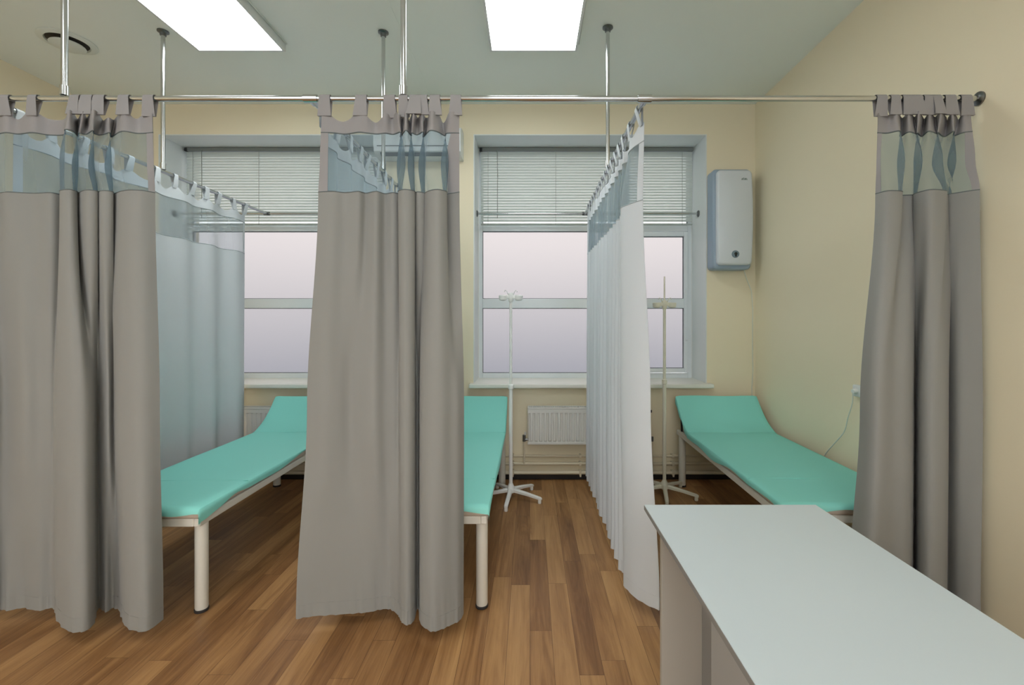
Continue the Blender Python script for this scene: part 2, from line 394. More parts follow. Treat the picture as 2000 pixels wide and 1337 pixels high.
for (a, b), x, nm in ((WIN[0], PX[0], 'chrome cross rail inside the left window recess'), (WIN[1], PX[2], 'chrome cross rail inside the recess of the window beside the wall unit')):
    t = thing('window_rail', nm, 'curtain rail', ((a+b)/2, YB+.17, RZ), 'chrome rails inside the window recesses')
    bm = B(); tube(bm, [(a+.009, YB+.17, RZ), (b-.009, YB+.17, RZ)], .010, 12); obj('rod', bm, MT['chrome'], t, 60)
    for xx, sg in ((a+.0085, 1), (b-.0085, -1)):
        bm = B(); flange_wall(bm, (xx, YB+.17, RZ), (1, 0, 0), sg); obj('wall_flange', bm, MT['chromed'], t, 40)
    bm = B(); tube(bm, [(x-.025, YB+.17, RZ), (x+.025, YB+.17, RZ)], .016, 14); tube(bm, [(x, YB+.17, RZ), (x, YB+.14, RZ)], .016, 14); obj('tee_joint', bm, MT['chromed'], t, 40)

def hanger(x, y, label):
    t = thing('hanger_pole', label, 'support pole', (x, y, H), 'chrome poles hanging from the ceiling')
    bm = B(); tube(bm, [(x, y, H-.004), (x, y, RZ+.02)], RR, 14); obj('pole', bm, MT['chrome'], t, 60)
    bm = B(); lathe(bm, x, y, [(.034, H-.001), (.034, H-.007), (.02, H-.014), (.018, H-.03)], 24); obj('ceiling_flange', bm, MT['chromed'], t, 40)
    bm = B(); lathe(bm, x, y, [(.0175, RZ+.055), (.0175, RZ+.014)], 18); obj('coupling', bm, MT['chrome'], t, 40)
hanger(-2.06, RY, 'chrome ceiling pole meeting the long rail above the left grey curtain')
hanger(-.56, RY, 'chrome ceiling pole meeting the long rail above the middle grey curtain')
hanger(PX[0], 3.04, 'chrome ceiling pole holding the divider rail at left, near the panel light')
hanger(PX[1], 3.05, 'chrome ceiling pole holding the divider rail behind the middle grey curtain')
hanger(PX[2], 3.00, "chrome ceiling pole in front of the window, holding the pleated curtain's rail")

# ------------------------------------------------------------------ curtains
def spline(pts, per=6):
    out = []; n = len(pts)
    for i in range(n-1):
        p0 = pts[max(i-1, 0)]; p1 = pts[i]; p2 = pts[i+1]; p3 = pts[min(i+2, n-1)]
        for k in range(per):
            t = k/per
            out.append(tuple(0.5*((2*b)+(-a+c)*t+(2*a-5*b+4*c-d)*t*t+(-a+3*b-3*c+d)*t**3) for a, b, c, d in zip(p0, p1, p2, p3)))
    out.append(tuple(pts[-1])); return out

Z_HT, Z_HB, Z_NB, Z_BOT = 2.312, 2.228, 1.967, .065
def curtain(name, label, group, levels, tabs, axis, rodpos, cloth, header, seam, dip=.02, zbot=Z_BOT, tabw=.048, seed=1, back=None):
    """levels: [(z, [(x,y)...])...] from top to bottom; tabs: indices (0..1 of the width) where tabs hold it"""
    rnd = random.Random(seed)
    L = [(z, spline(p)) for z, p in levels]
    NC = len(L[0][1])
    def at(z, c):
        if z >= L[0][0]: return L[0][1][c]
        for (za, pa), (zb, pb) in zip(L, L[1:]):
            if z >= zb:
                t = (za-z)/(za-zb); t = t*t*(3-2*t)
                return tuple(a+(b-a)*t for a, b in zip(pa[c], pb[c]))
        return L[-1][1][c]
    cx = sum(p[0] for p in L[0][1])/NC; cy = sum(p[1] for p in L[0][1])/NC
    root = thing(name, label, 'curtain', (cx, cy, 0), group)
    tc_ = [min(NC-1, max(0, int(round(f*(NC-1))))) for f in tabs]
    def scal(c):
        best = min(abs(c-k) for k in tc_); 
        return best
    gaps = []
    for c in range(NC):
        lo = max([k for k in tc_ if k <= c], default=tc_[0]); hi = min([k for k in tc_ if k >= c], default=tc_[-1])
        if hi <= lo: gaps.append(0.0); continue
        wdt = math.dist(L[0][1][lo], L[0][1][hi]); f = (c-lo)/(hi-lo)
        if wdt <= tabw*1.15: gaps.append(0.0); continue
        m_ = tabw*.55/wdt; f = min(1, max(0, (f-m_)/(1-2*m_)))
        gaps.append(math.sin(PI*f)**0.7*min(1.0, wdt/.11)*dip)
    def rows(z0, z1, n, c0=0, c1=NC-1, top=False):
        P = []
        for r in range(n+1):
            z = z0+(z1-z0)*r/n
            row = []
            for c in range(c0, c1+1):
                x, y = at(z, c); zz = z
                if top: zz = z - gaps[c]*(1-r/n)
                if z < .21:            # puckers along the stitched hem
                    k_ = (.21-z)/.145; q_ = k_*.0045*math.sin(c*1.9+seed)*math.sin(c*.37+seed*2)
                    x, y = (x, y+q_) if axis == 'x' else (x+q_, y)
                row.append((x, y, zz))
            P.append(row)
        return P
    # header band
    bm = B(); grid(bm, rows(Z_HT, Z_HB, 4, top=True)); obj('header_band', bm, header, root, 180, .0025)
    # side hems: columns within 28 mm of an edge
    def edge_cols(rev):
        acc = 0; seq = range(NC-1, 0, -1) if rev else range(NC-1)
        for c in seq:
            d = c-1 if rev else c+1
            acc += math.dist(L[0][1][c], L[0][1][d])
            if acc > .024: return d
        return c
    e0, e1 = edge_cols(False), edge_cols(True)
    bm = B(); grid(bm, rows(Z_HB, Z_NB, 10, e0, e1)); obj('net_panel', bm, MT['palenet'] if axis == 'y' else MT['net'], root, 180)
    for a, b in ((0, e0), (e1, NC-1)):
        bm = B(); grid(bm, rows(Z_HB, Z_NB, 10, a, b)); obj('side_hem', bm, header, root, 180, .002)
    bm = B(); grid(bm, rows(Z_NB, zbot+.06, 34)); obj('cloth_panel', bm, cloth, root, 180, .0025)
    bm = B(); P = rows(zbot+.06, zbot, 3)
    grid(bm, P); hm = obj('bottom_hem', bm, cloth, root, 180, .004)
    bm = B(); tube(bm, [(*at(zbot+.058, c), zbot+.058) for c in range(NC)], .0016, 5); obj('stitching', bm, cloth, hm, 180)
    for z in (Z_HB, Z_NB):
        bm = B(); tube(bm, [(*at(z, c), z) for c in range(NC)], .0028, 6); obj('seam', bm, seam, root, 180)
    # tabs over the rod
    for c in tc_:
        x, y = at(Z_HT, c); w = tabw*(.85+.3*rnd.random())
        P = []; lean = rnd.uniform(-.006, .006)
        rr = RR+.003
        prof = [(None, Z_HT-.012)] + [(-math.cos(k*PI/6)*rr, RZ+math.sin(k*PI/6)*rr) for k in range(7)] + [(None, Z_HT-.012)]
        for (o_, z) in prof:
            row = []
            for s in (-1, -.33, .33, 1):
                sw = s*w/2*(0.92 if o_ is not None else 1.2) + (lean if o_ is not None else 0)
                if axis == 'x':
                    yy = (y+.0015 if o_ is None else rodpos+o_); row.append((x+sw, yy, z))
                else:
                    xx = (x-.0015 if o_ is None else rodpos+o_); row.append((xx, y+sw, z))
            P.append(row)
        if axis == 'x': P[0] = [(a, y-.003, b) for a, _, b in P[0]]; P[-1] = [(a, y+.003, b) for a, _, b in P[-1]]
        else: P[0] = [(x-.003, a, b) for _, a, b in P[0]]; P[-1] = [(x+.003, a, b) for _, a, b in P[-1]]
        bm = B(); grid(bm, P); obj('tab', bm, header, root, 180, .002)
    return root

def pd(px, d): return [((p-VX)*q/FOC, q) for p, q in zip(px, d)]
def tabs_from(px, toppx):
    out = []
    for p in px:
        k = min(range(len(toppx)-1), key=lambda i: 0 if toppx[i] <= p <= toppx[i+1] else 9)
        out.append((k + (p-toppx[k])/(toppx[k+1]-toppx[k]))/(len(toppx)-1))
    return out

# left grey curtain
A = [-80, -60, -40, -15, 10, 35, 62, 95, 125, 133, 142, 152, 162, 170, 180, 190, 200, 212, 225, 240, 270, 298]
curtain('privacy_curtain', 'grey privacy curtain at the left edge, in front of the left turquoise couch', 'grey privacy curtains on the long rail', [
    (2.312, pd(A, [2.04, 2.06, 2.04, 2.06, 2.03, 2.05, 2.03, 2.06, 2.05, 2.0, 2.02, 2.09, 2.01, 2.08, 2.0, 2.02, 2.09, 2.03, 2.08, 2.02, 2.05, 2.03])),
    (2.10, pd([-82, -60, -38, -12, 10, 38, 66, 98, 126, 116, 138, 154, 140, 164, 184, 172, 192, 218, 204, 235, 270, 300],
              [2.04, 2.07, 2.03, 2.07, 2.04, 2.05, 2.04, 2.06, 2.07, 2.01, 2.0, 2.05, 2.09, 2.0, 2.03, 2.09, 2.01, 2.04, 2.09, 2.02, 2.03, 2.04])),
    (1.967, pd([-85, -60, -35, -10, 10, 40, 70, 100, 125, 117, 136, 151, 143, 166, 191, 183, 198, 221, 214, 240, 272, 303],
               [2.04, 2.08, 2.03, 2.07, 2.04, 2.05, 2.06, 2.05, 2.09, 2.02, 2.0, 2.04, 2.10, 2.01, 2.03, 2.10, 2.02, 2.04, 2.10, 2.02, 2.01, 2.05])),
    (1.0, pd([-95, -65, -35, -10, 12, 45, 75, 98, 106, 110, 135, 160, 180, 186, 190, 200, 212, 222, 226, 240, 275, 312],
             [2.06, 2.1, 2.04, 2.08, 2.11, 2.07, 2.09, 2.10, 2.10, 2.04, 2.0, 2.0, 2.04, 2.09, 2.125, 2.10, 2.08, 2.12, 2.06, 2.02, 2.0, 2.05])),
    (.065, pd([-100, -70, -35, -5, 15, 45, 75, 100, 108, 112, 135, 165, 183, 188, 195, 207, 220, 234, 238, 250, 285, 319],
              [2.10, 2.13, 2.06, 2.13, 2.12, 2.14, 2.12, 2.14, 2.12, 2.05, 1.98, 1.98, 2.03, 2.11, 2.14, 2.11, 2.14, 2.12, 2.07, 2.0, 1.98, 2.06]))],
    tabs_from([-76, -20, 12, 62, 140, 163, 190, 240, 289], A), 'x', RY, MT['cloth'], MT['head'], MT['seam'], seed=3)
# middle grey curtain
A = [628, 650, 675, 700, 715, 735, 752, 766, 778, 786, 793, 800, 808, 816, 824, 832, 842, 852, 865, 880, 897]
curtain('privacy_curtain', 'grey privacy curtain in the middle, between the left and middle turquoise couches', 'grey privacy curtains on the long rail', [
    (2.312, pd(A, [2.03, 2.04, 2.05, 2.03, 2.03, 2.06, 2.03, 2.06, 2.01, 2.08, 2.01, 2.09, 2.01, 2.08, 2.02, 2.08, 2.01, 2.03, 2.08, 2.02, 2.04])),
    (2.10, pd([625, 650, 675, 700, 715, 737, 754, 772, 792, 775, 792, 809, 796, 812, 831, 817, 834, 859, 876, 861, 897],
              [2.04, 2.03, 2.05, 2.03, 2.05, 2.03, 2.06, 2.04, 2.06, 2.09, 2.01, 2.03, 2.09, 2.02, 2.04, 2.10, 2.02, 2.02, 2.05, 2.08, 2.04])),
    (1.967, pd([622, 650, 675, 700, 715, 735, 752, 768, 785, 778, 790, 810, 803, 814, 830, 823, 835, 855, 873, 866, 897],
               [2.04, 2.03, 2.05, 2.03, 2.06, 2.03, 2.07, 2.05, 2.08, 2.03, 2.0, 2.03, 2.10, 2.04, 2.06, 2.11, 2.03, 2.0, 2.04, 2.08, 2.04])),
    (1.0, pd([600, 630, 660, 685, 705, 730, 752, 770, 779, 782, 795, 809, 812, 816, 819, 822, 840, 862, 880, 895, 906],
             [2.08, 2.05, 2.07, 2.10, 2.08, 2.06, 2.09, 2.10, 2.10, 2.04, 2.02, 2.05, 2.12, 2.135, 2.11, 2.04, 2.0, 2.0, 2.03, 2.05, 2.09])),
    (.065, pd([578, 610, 650, 690, 720, 745, 762, 775, 781, 785, 796, 808, 813, 816, 819, 822, 842, 860, 880, 897, 905],
              [2.06, 2.08, 2.09, 2.10, 2.11, 2.13, 2.13, 2.10, 2.07, 2.04, 2.02, 2.05, 2.12, 2.135, 2.11, 2.03, 1.98, 1.99, 2.02, 2.05, 2.1]))],
    tabs_from([634, 703, 761, 790, 808, 824, 850, 888], A), 'x', RY, MT['cloth'], MT['head'], MT['seam'], dip=.03, seed=5)
# right grey curtain
A = [1715, 1735, 1752, 1762, 1775, 1786, 1795, 1805, 1815, 1826, 1838, 1850, 1860, 1870, 1882, 1896]
curtain('privacy_curtain', 'grey privacy curtain drawn to the right wall, behind the white desk', 'grey privacy curtains on the long rail', [
    (2.312, pd(A, [2.03, 2.05, 2.02, 2.08, 2.02, 2.07, 2.01, 2.09, 2.02, 2.07, 2.01, 2.08, 2.02, 2.07, 2.03, 2.03])),
    (2.10, pd([1712, 1732, 1768, 1752, 1776, 1802, 1784, 1792, 1812, 1842, 1820, 1834, 1868, 1850, 1880, 1905],
              [2.05, 2.02, 2.01, 2.08, 2.04, 2.02, 2.08, 2.05, 2.02, 2.01, 2.07, 2.08, 2.02, 2.07, 2.04, 2.01])),
    (1.967, pd([1710, 1735, 1762, 1755, 1783, 1791, 1784, 1800, 1822, 1849, 1842, 1860, 1852, 1872, 1895, 1914],
               [2.07, 2.02, 2.03, 2.09, 2.09, 2.12, 2.08, 2.03, 2.0, 2.02, 2.05, 2.1, 2.08, 2.05, 2.02, 2.0])),
    (1.0, pd([1680, 1700, 1720, 1745, 1770, 1782, 1786, 1790, 1797, 1820, 1845, 1852, 1853, 1870, 1900, 1920],
             [2.1, 2.02, 1.99, 2.02, 2.03, 2.06, 2.14, 2.15, 2.05, 2.0, 2.01, 2.06, 2.11, 2.05, 2.01, 1.985])),
    (.065, pd([1655, 1680, 1705, 1740, 1770, 1780, 1784, 1788, 1795, 1815, 1840, 1849, 1850, 1868, 1895, 1915],
              [2.1, 2.02, 1.99, 2.03, 2.04, 2.07, 2.15, 2.16, 2.06, 2.0, 2.01, 2.06, 2.12, 2.06, 2.01, 1.99]))],
    tabs_from([1722, 1748, 1775, 1796, 1816, 1838, 1860, 1888], A), 'x', RY, MT['cloth'], MT['head'], MT['seam'], seed=9)

# white divider curtains hanging along the depth
def divider(x, y0, y1, n, label, amps, extra=None, tabn=12, seed=1, dip=.03):
    rnd = random.Random(seed); lv = []
    jit = [rnd.uniform(-.3, .3) for _ in range(2*n+1)]; aj = [rnd.uniform(.6, 1.3) for _ in range(2*n+1)]
    for z, am in zip((2.312, 1.967, 1.0, .065), amps):
        P = []
        if extra: P += extra[z]
        ys = P[-1][1]+.06 if P else y0
        for k in range(2*n+1):
            f = (k+jit[k]*.5*(0 < k < 2*n))/(2*n)
            P.append((x + (am if k % 2 else -am)*aj[k], ys+(y1-ys)*f))
        lv.append((z, P))
    tabs = [(i+.15)/(tabn-.7) for i in range(tabn)]
    return curtain('divider_curtain', label, 'white divider curtains between the bays', lv, tabs, 'y', x, MT['wcloth'], MT['wcloth'], MT['wseam'], dip=dip, tabw=.04, seed=seed)
divider(PX[0], 2.17, 3.93, 6, 'white divider curtain left of the left turquoise couch', (.018, .022, .028, .036), tabn=12, seed=4, dip=.035)
divider(PX[1], 2.16, 3.95, 9, 'white divider curtain mostly hidden behind the middle grey curtain', (.012, .015, .02, .03), tabn=13, seed=6)
ex = {2.312: [(.525, 2.12), (.50, 2.2), (.495, 2.28), (.515, 2.38)],
      1.967: [(.532, 2.17), (.49, 2.25), (.462, 2.34), (.53, 2.45)],
      1.0: [(.56, 2.14), (.50, 2.24), (.465, 2.36), (.53, 2.47)],
      .065: [(.597, 2.12), (.52, 2.20), (.475, 2.32), (.50, 2.42)]}
divider(PX[2], 2.4, 3.95, 13, 'white pleated divider curtain in front of the radiator', (.014, .016, .022, .028), extra=ex, tabn=15, seed=8)

# ------------------------------------------------------------------ couches
BW = .62
def couch(x0, y0, y1, hinge, label, rz=0, ztop=.75, seed=1, w=BW):
    """x0 = left side, y0 foot end, y1 head end (before the turn rz about the head end's left corner)"""
    rnd = random.Random(seed)
    t = thing('examination_couch', label, 'couch', (x0+w/2, (y0+y1)/2, 0), 'turquoise examination couches')
    x1 = x0+w; zt = .52
    # frame
    bm = B(); r = .017; zf = .445
    for xx in (x0+.02, x1-.02):
        box(bm, xx-.015, xx+.015, y0+.01, y1-.01, zf-.02, zf+.02, .006)
    for yy in (y0+.025, hinge, y1-.03):
        box(bm, x0+.035, x1-.035, yy-.015, yy+.015, zf-.02, zf+.02, .006)
    fr = obj('frame', bm, MT['frame'], t)
    for yy in (y0+.065, y1-.07):
        for xx in (x0+.035, x1-.035):
            bm = B(); lathe(bm, xx, yy, [(.027, .012), (.0285, .02), (.0285, zf-.01)], 20); lg = obj('leg', bm, MT['frame'], t, 40)
            bm = B(); lathe(bm, xx, yy, [(.029, 0.0), (.031, .003), (.031, .012), (.028, .014)], 20); obj('foot_cap', bm, MT['rubber'], lg, 40)
    # backrest angle stays
    for xx in (x0+.03, x1-.03):
        bm = B(); tube(bm, [(xx, y1-.08, zf+.015), (xx, y1-.05, ztop-.07)], .008, 8); obj('backrest_stay', bm, MT['rubber'], t, 180)
    # padded base
    bm = B(); box(bm, x0+.005, x1-.005, y0, hinge-.004, .466, .508, .014, 3); obj('mattress', bm, MT['beige'], t, 50)
    # backrest pad: sheared box
    bl = y1-hinge
    bm = B(); box(bm, x0+.005, x1-.005, 0, 1, -.042, 0, .012, 3)
    bmesh.ops.bisect_plane(bm, geom=bm.verts[:]+bm.edges[:]+bm.faces[:], plane_co=(0, .25, 0), plane_no=(0, 1, 0)); bmesh.ops.bisect_plane(bm, geom=bm.verts[:]+bm.edges[:]+bm.faces[:], plane_co=(0, .5, 0), plane_no=(0, 1, 0)); bmesh.ops.bisect_plane(bm, geom=bm.verts[:]+bm.edges[:]+bm.faces[:], plane_co=(0, .75, 0), plane_no=(0, 1, 0))
    for v in bm.verts:
        f = v.co.y; v.co = Vector((v.co.x, hinge+.004+f*(bl-.03), .492+v.co.z+(f-.16*math.sin(PI*min(1, max(0, f))))*(ztop-.018-.492)))
    obj('backrest', bm, MT['beige'], t, 50)
    # turquoise cover over the flat part, edges turned down unevenly
    def cover(ya, yb_, za_, zb_, name, foot):
        NX, NY = 26, 48
        P = []; head = zb_ > za_+.01
        ph = [rnd.uniform(0, 6.28) for _ in range(6)]
        for j in range(NY+1):
            f = j/NY; y = ya+(yb_-ya)*f; z = za_+(zb_-za_)*(f+(-.16*math.sin(PI*f) if head else 0))
            dl = .040+.014*math.sin(7*f+ph[0])+.009*math.sin(17*f+ph[1]); dr = .034+.014*math.sin(6*f+ph[2])+.008*math.sin(15*f+ph[3]) + (0 if head else .022*math.exp(-(f/.05)**2) - .022*math.exp(-((f-.17)/.06)**2))
            row = [(x0-.006, y, z-dl), (x0-.007, y, z-dl*.5), (x0-.004, y, z-.006)]
            for k in range(NX+1):
                g = k/NX; xx = x0+w*g
                zz = z + .0022*math.sin(9*g+5*f+ph[4])*math.sin(6*f+ph[5])
                edge = min(g, 1-g)*w
                if edge < .02: zz -= (.02-edge)**2*12
                row.append((xx, y, zz))
            row += [(x1+.004, y, z-.006), (x1+.007, y, z-dr*.5), (x1+.006, y, z-dr)]
            P.append(row)
        if foot:
            first = P[0]; down = []
            for s, dy in ((1.0, -.012), (.5, -.010)):
                row = []
                for i, (x, y, z) in enumerate(first):
                    g = min(1, max(0, (x-x0)/w)); d = .016+.016*math.sin(PI*2.0*g+ph[1])**2
                    row.append((x, y+dy, min(z, za_-.004) - d*s))
                down.append(row)
            P = down+P
        bm = B(); grid(bm, P); return obj(name, bm, MT['teal'], t, 180, .004)
    cover(y0+.0, hinge, zt, zt, 'cover', True)
    cover(hinge+.002, y1-.02, zt, ztop, 'backrest_cover', False)
    bm = B(); tube(bm, [(x0-.004, hinge, zt-.001), (x1+.004, hinge, zt-.001)], .0035, 6); obj('cover_seam', bm, MT['teal'], t, 180)
    bm = B(); tube(bm, [(x0-.004, y0+.36, zt+.001), (x1+.004, y0+.37, zt+.001)], .0025, 6); obj('cover_seam', bm, MT['teal'], t, 180)
    if rz:
        t.rotation_euler[2] = rz
    return t
couch(-2.17, 2.16, 3.96, 3.62, 'turquoise examination couch left of the middle grey curtain', seed=2)
couch(-.82, 2.19, 3.96, 3.62, 'turquoise examination couch partly behind the middle grey curtain, beside the left drip stand', seed=5)
couch(1.232, 2.20, 3.95, 3.60, 'turquoise examination couch in the right corner behind the desk', rz=math.radians(-1.2), seed=11, ztop=.755, w=.675)

# ------------------------------------------------------------------ drip stands
def drip_stand(x, y, htube, zhead, ztop, label, a0, m):
    t = thing('drip_stand', label, 'drip stand', (x, y, 0), 'white drip stands on five legged bases')
    bm = B(); lathe(bm, x, y, [(.022, .045), (.034, .055), (.034, .085), (.022, .105), (.016, .12)], 24); obj('hub', bm, m, t, 40)
    for k in range(5):
        a = a0+k*2*PI/5; dx, dy = math.cos(a), math.sin(a)
        bm = B()
        n = [( .02, .072, .016, .014), (.14, .058, .015, .011), (.25, .040, .014, .009), (.262, .036, .010, .007)]
        rings = []
        for (rr, z, hw, hh) in n:
            cxx, cyy = x+dx*rr, y+dy*rr
            rings.append([bm.verts.new((cxx - dy*hw*q, cyy + dx*hw*q, z+hh*s)) for q, s in ((-1, -1), (1, -1), (1, .4), (.55, 1), (-.55, 1), (-1, .4))])
        for p, q in zip(rings, rings[1:]):
            for i in range(6): bm.faces.new((p[i], p[(i+1) % 6], q[(i+1) % 6], q[i]))
        bm.faces.new(rings[0][::-1]); bm.faces.new(rings[-1])
        lg = obj('base_leg', bm, m, t, 30)
        bm = B(); lathe(bm, x+dx*.245, y+dy*.245, [(.011, 0), (.014, .004), (.014, .024), (.008, .034)], 14); obj('foot', bm, m, lg, 40)
    bm = B(); tube(bm, [(x, y, .1), (x, y, htube)], .0145, 14); obj('lower_tube', bm, m, t, 60)
    bm = B(); lathe(bm, x, y, [(.015, htube-.012), (.021, htube-.008), (.021, htube+.022), (.012, htube+.028)], 18); obj('clamp_collar', bm, m, t, 40)
    bm = B(); tube(bm, [(x, y, htube+.02), (x, y, zhead+.02), (x, y, zhead+.022), (x, y, ztop)], [.0115, .0115, .0065, .006], 12); obj('upper_rod', bm, m, t, 60)
    # bottle holder: block with a cup on either side and little hooks
    bm = B(); lathe(bm, x, y, [(.012, zhead-.045), (.02, zhead-.03), (.02, zhead+.02), (.013, zhead+.03)], 18)
    box(bm, x-.06, x+.06, y-.014, y+.014, zhead-.016, zhead+.012, .004); hd = obj('bottle_holder', bm, m, t, 40)
    for sx in (-1, 1):
        bm = B(); lathe(bm, x+sx*.062, y, [(.014, zhead-.032), (.030, zhead-.024), (.033, zhead+.006), (.028, zhead+.010), (.024, zhead-.004), (.003, zhead-.010)], 18); obj('cup', bm, m, hd, 40)
        bm = B(); tube(bm, [(x+sx*.02, y-.004, zhead+.012), (x+sx*.03, y-.012, zhead+.04), (x+sx*.045, y-.015, zhead+.05), (x+sx*.05, y-.015, zhead+.035)], .003, 6); obj('hook', bm, m, hd, 180)
drip_stand(-.150, 3.62, .87, 1.585, 1.61, 'white drip stand beside the middle couch, in front of the radiator', math.radians(-24), MT['stand'])
drip_stand(1.08, 3.70, .90, 1.53, 1.75, 'ivory drip stand between the white pleated curtain and the right couch', math.radians(-30), MT['ivory'])

# ------------------------------------------------------------------ radiators and pipes
def radiator(xa, xb, label):
    z0, z1, yb, yf = .33, .65, YB-.03, YB-.105
    t = thing('radiator', label, 'radiator', ((xa+xb)/2, YB-.07, z0), 'white panel radiators below the windows')
    for yy, nm in ((yf, 'front_panel'), (yb-.012, 'rear_panel')):
        bm = B(); P0 = []; P1 = []; n = int((xb-xa)/.04)
        row = []
        for k in range(n):
            xk = xa+.008+(xb-xa-.016)*k/n; st = (xb-xa-.016)/n
            row += [(xk, 0), (xk+st*.28, 0), (xk+st*.40, 1), (xk+st*.88, 1)]
        row.append((xb-.008, 0))
        P = []
        for z, am in ((z0+.012, 0), (z0+.035, 1), (z1-.045, 1), (z1-.02, 0)):
            P.append([(x, yy+.009*(1-f*am) if nm == 'front_panel' else yy+.004*f*am, z) for x, f in row])
        grid(bm, P); obj(nm, bm, MT['rad'], t, None, .0015)
    bm = B(); box(bm, xa, xb, yf-.001, yf+.011, z1-.05, z1-.018, .003); box(bm, xa, xb, yf-.001, yf+.011, z0, z0+.022, .003); obj('panel_edge', bm, MT['rad'], t)
    bm = B()
    k = xa+.006
    while k < xb-.012:
        box(bm, k, k+.005, yf+.006, yb, z1-.012, z1-.004); k += .016
    box(bm, xa, xb, yf-.002, yf+.006, z1-.016, z1, .002); box(bm, xa, xb, yb, yb+.006, z1-.016, z1, .002)
    obj('top_grille', bm, MT['rad'], t)
    for xx in (xa, xb-.004):
        bm = B(); box(bm, xx, xx+.004, yf+.002, yb, z0+.01, z1-.004); obj('side_panel', bm, MT['rad'], t)
    for xx in (xa+.2, xb-.2):
        bm = B(); box(bm, xx-.012, xx+.012, yb+.002, YB-.001, z0+.05, z1-.06); obj('wall_bracket', bm, MT['rad'], t)
    for xx, s in ((xa, -1), (xb, 1)):
        bm = B(); ym = YB-.07
        tube(bm, [(xx-s*.012, ym, z0+.035), (xx+s*.03, ym, z0+.035)], .011, 12)
        if s < 0: tube(bm, [(xx+s*.03, ym, z0+.075), (xx+s*.03, ym, z0+.02)], .014, 12)
        else: tube(bm, [(xx+s*.03, ym, z0+.06), (xx+s*.03, ym, z0+.02)], .012, 12)
        vl = obj('valve', bm, MT['chromed'], t, 40)
        bm = B(); tube(bm, [(xx+s*.03, ym, z0+.02), (xx+s*.03, ym, .155 if s < 0 else .075)], .0075, 10); obj('feed_pipe', bm, MT['pipe'], t, 60)
        bm = B(); tube(bm, [(xx+s*.02, ym, z1-.05 if s > 0 else z0+.10), (xx+s*.02, ym, z1-.05+.02 if s > 0 else z0+.075)], .009, 10)
        tube(bm, [(xx-s*.006, ym, z1-.045), (xx+s*.02, ym, z1-.045)], .007, 10) if s > 0 else None
        obj('vent_plug', bm, MT['rubber'] if s > 0 else MT['rad'], t, 60)
radiator(-2.80, -1.75, 'white panel radiator behind the head of the left couch')
radiator(-.02, 1.03, 'white panel radiator under the window, behind the drip stand')
for z, r, lb in ((.212, .010, 'thin cream heating pipe along the back wall, uppermost of three'), (.145, .0135, 'cream heating pipe along the back wall, middle of three'), (.068, .0155, 'thick cream heating pipe just above the dark skirting, lowest of three')):
    t = thing('heating_pipe', lb, 'pipe', (0, YB-.03, z), 'cream heating pipes along the back wall')
    yy = YB-.035 if z > .1 else YB-.042
    bm = B(); tube(bm, [(XL+.003, yy, z), (XR-.003, yy, z)], r, 12); obj('pipe', bm, MT['pipe'], t, 60)
    for x in (-3.2, -1.5, -.15, .44, 1.25):
        bm = B(); box(bm, x-.01, x+.01, yy-r-.004, YB-.001 if z > .06 else YB-.02, z-r-.004, z+r+.004, .002)
        if z < .1: tube(bm, [(x, yy-r-.002, z+.03), (x, yy-r-.002, z-.03)], .008, 8)
        obj('pipe_clip', bm, MT['pipe'], t)

# ------------------------------------------------------------------ wall unit (air steriliser), conditioner, cord, socket
t = thing('air_steriliser', 'white and blue-grey wall unit hanging right of the window', 'air purifier', (1.70, YB, 1.84))
def rounded(x0, x1, y0, y1, z0, z1, r, bulge=0.0, n=6, nz=24):
    """upright slab: rounded outline in x-z, side bulge at mid height, soft front edge"""
    bm = B(); pts = []
    for cxx, czz, a0 in ((x1-r, z1-r, 0), (x0+r, z1-r, 90), (x0+r, z0+r, 180), (x1-r, z0+r, 270)):
        for k in range(n+1):
            a = math.radians(a0+90*k/n); pts.append((cxx+r*math.cos(a), czz+r*math.sin(a)))
    dense = []
    for i, p in enumerate(pts):
        q = pts[(i+1) % len(pts)]; m_ = max(1, int(math.dist(p, q)/.04))
        for k in range(m_): dense.append((p[0]+(q[0]-p[0])*k/m_, p[1]+(q[1]-p[1])*k/m_))
    xc, zc, hz = (x0+x1)/2, (z0+z1)/2, (z1-z0)/2
    def ring(y, ins):
        out = []
        for (x, z) in dense:
            f = 1-((z-zc)/hz)**2
            sx = 1 - ins/((x1-x0)/2); sz = 1-ins/hz
            out.append(bm.verts.new((xc+(x-xc)*sx+(bulge*f if x > xc else -bulge*.2*f)*abs(x-xc)/((x1-x0)/2), y, zc+(z-zc)*sz)))
        return out
    rings = [ring(y1, 0), ring(y0+.018, 0), ring(y0+.006, .005), ring(y0, .016)]
    for a, b in zip(rings, rings[1:]):
        for i in range(len(a)): bm.faces.new((a[i], a[(i+1) % len(a)], b[(i+1) % len(a)], b[i]))
    bm.faces.new(rings[-1]); bm.faces.new(rings[0][::-1])
    return bm
obj('back_shell', rounded(1.565, 1.895, YB-.125, YB-.002, 1.835, 2.695, .035), MT['shell'], t, 50)
obj('front_cover', rounded(1.592, 1.885, YB-.165, YB-.126, 1.87, 2.675, .03, .014), MT['cover'], t, 50)
bm = B(); tube(bm, [(1.742, YB-.165, 1.96), (1.742, YB-.172, 1.96)], [.032, .030], 28); bt = obj('key_button', bm, MT['btn'], t, 40)
bm = B(); tube(bm, [(1.742, YB-.172, 1.963), (1.742, YB-.176, 1.963)], .013, 18); box(bm, 1.735, 1.749, YB-.176, YB-.172, 1.938, 1.96, .002); obj('lock_slot', bm, MT['black'], bt, 40)
bm = B()
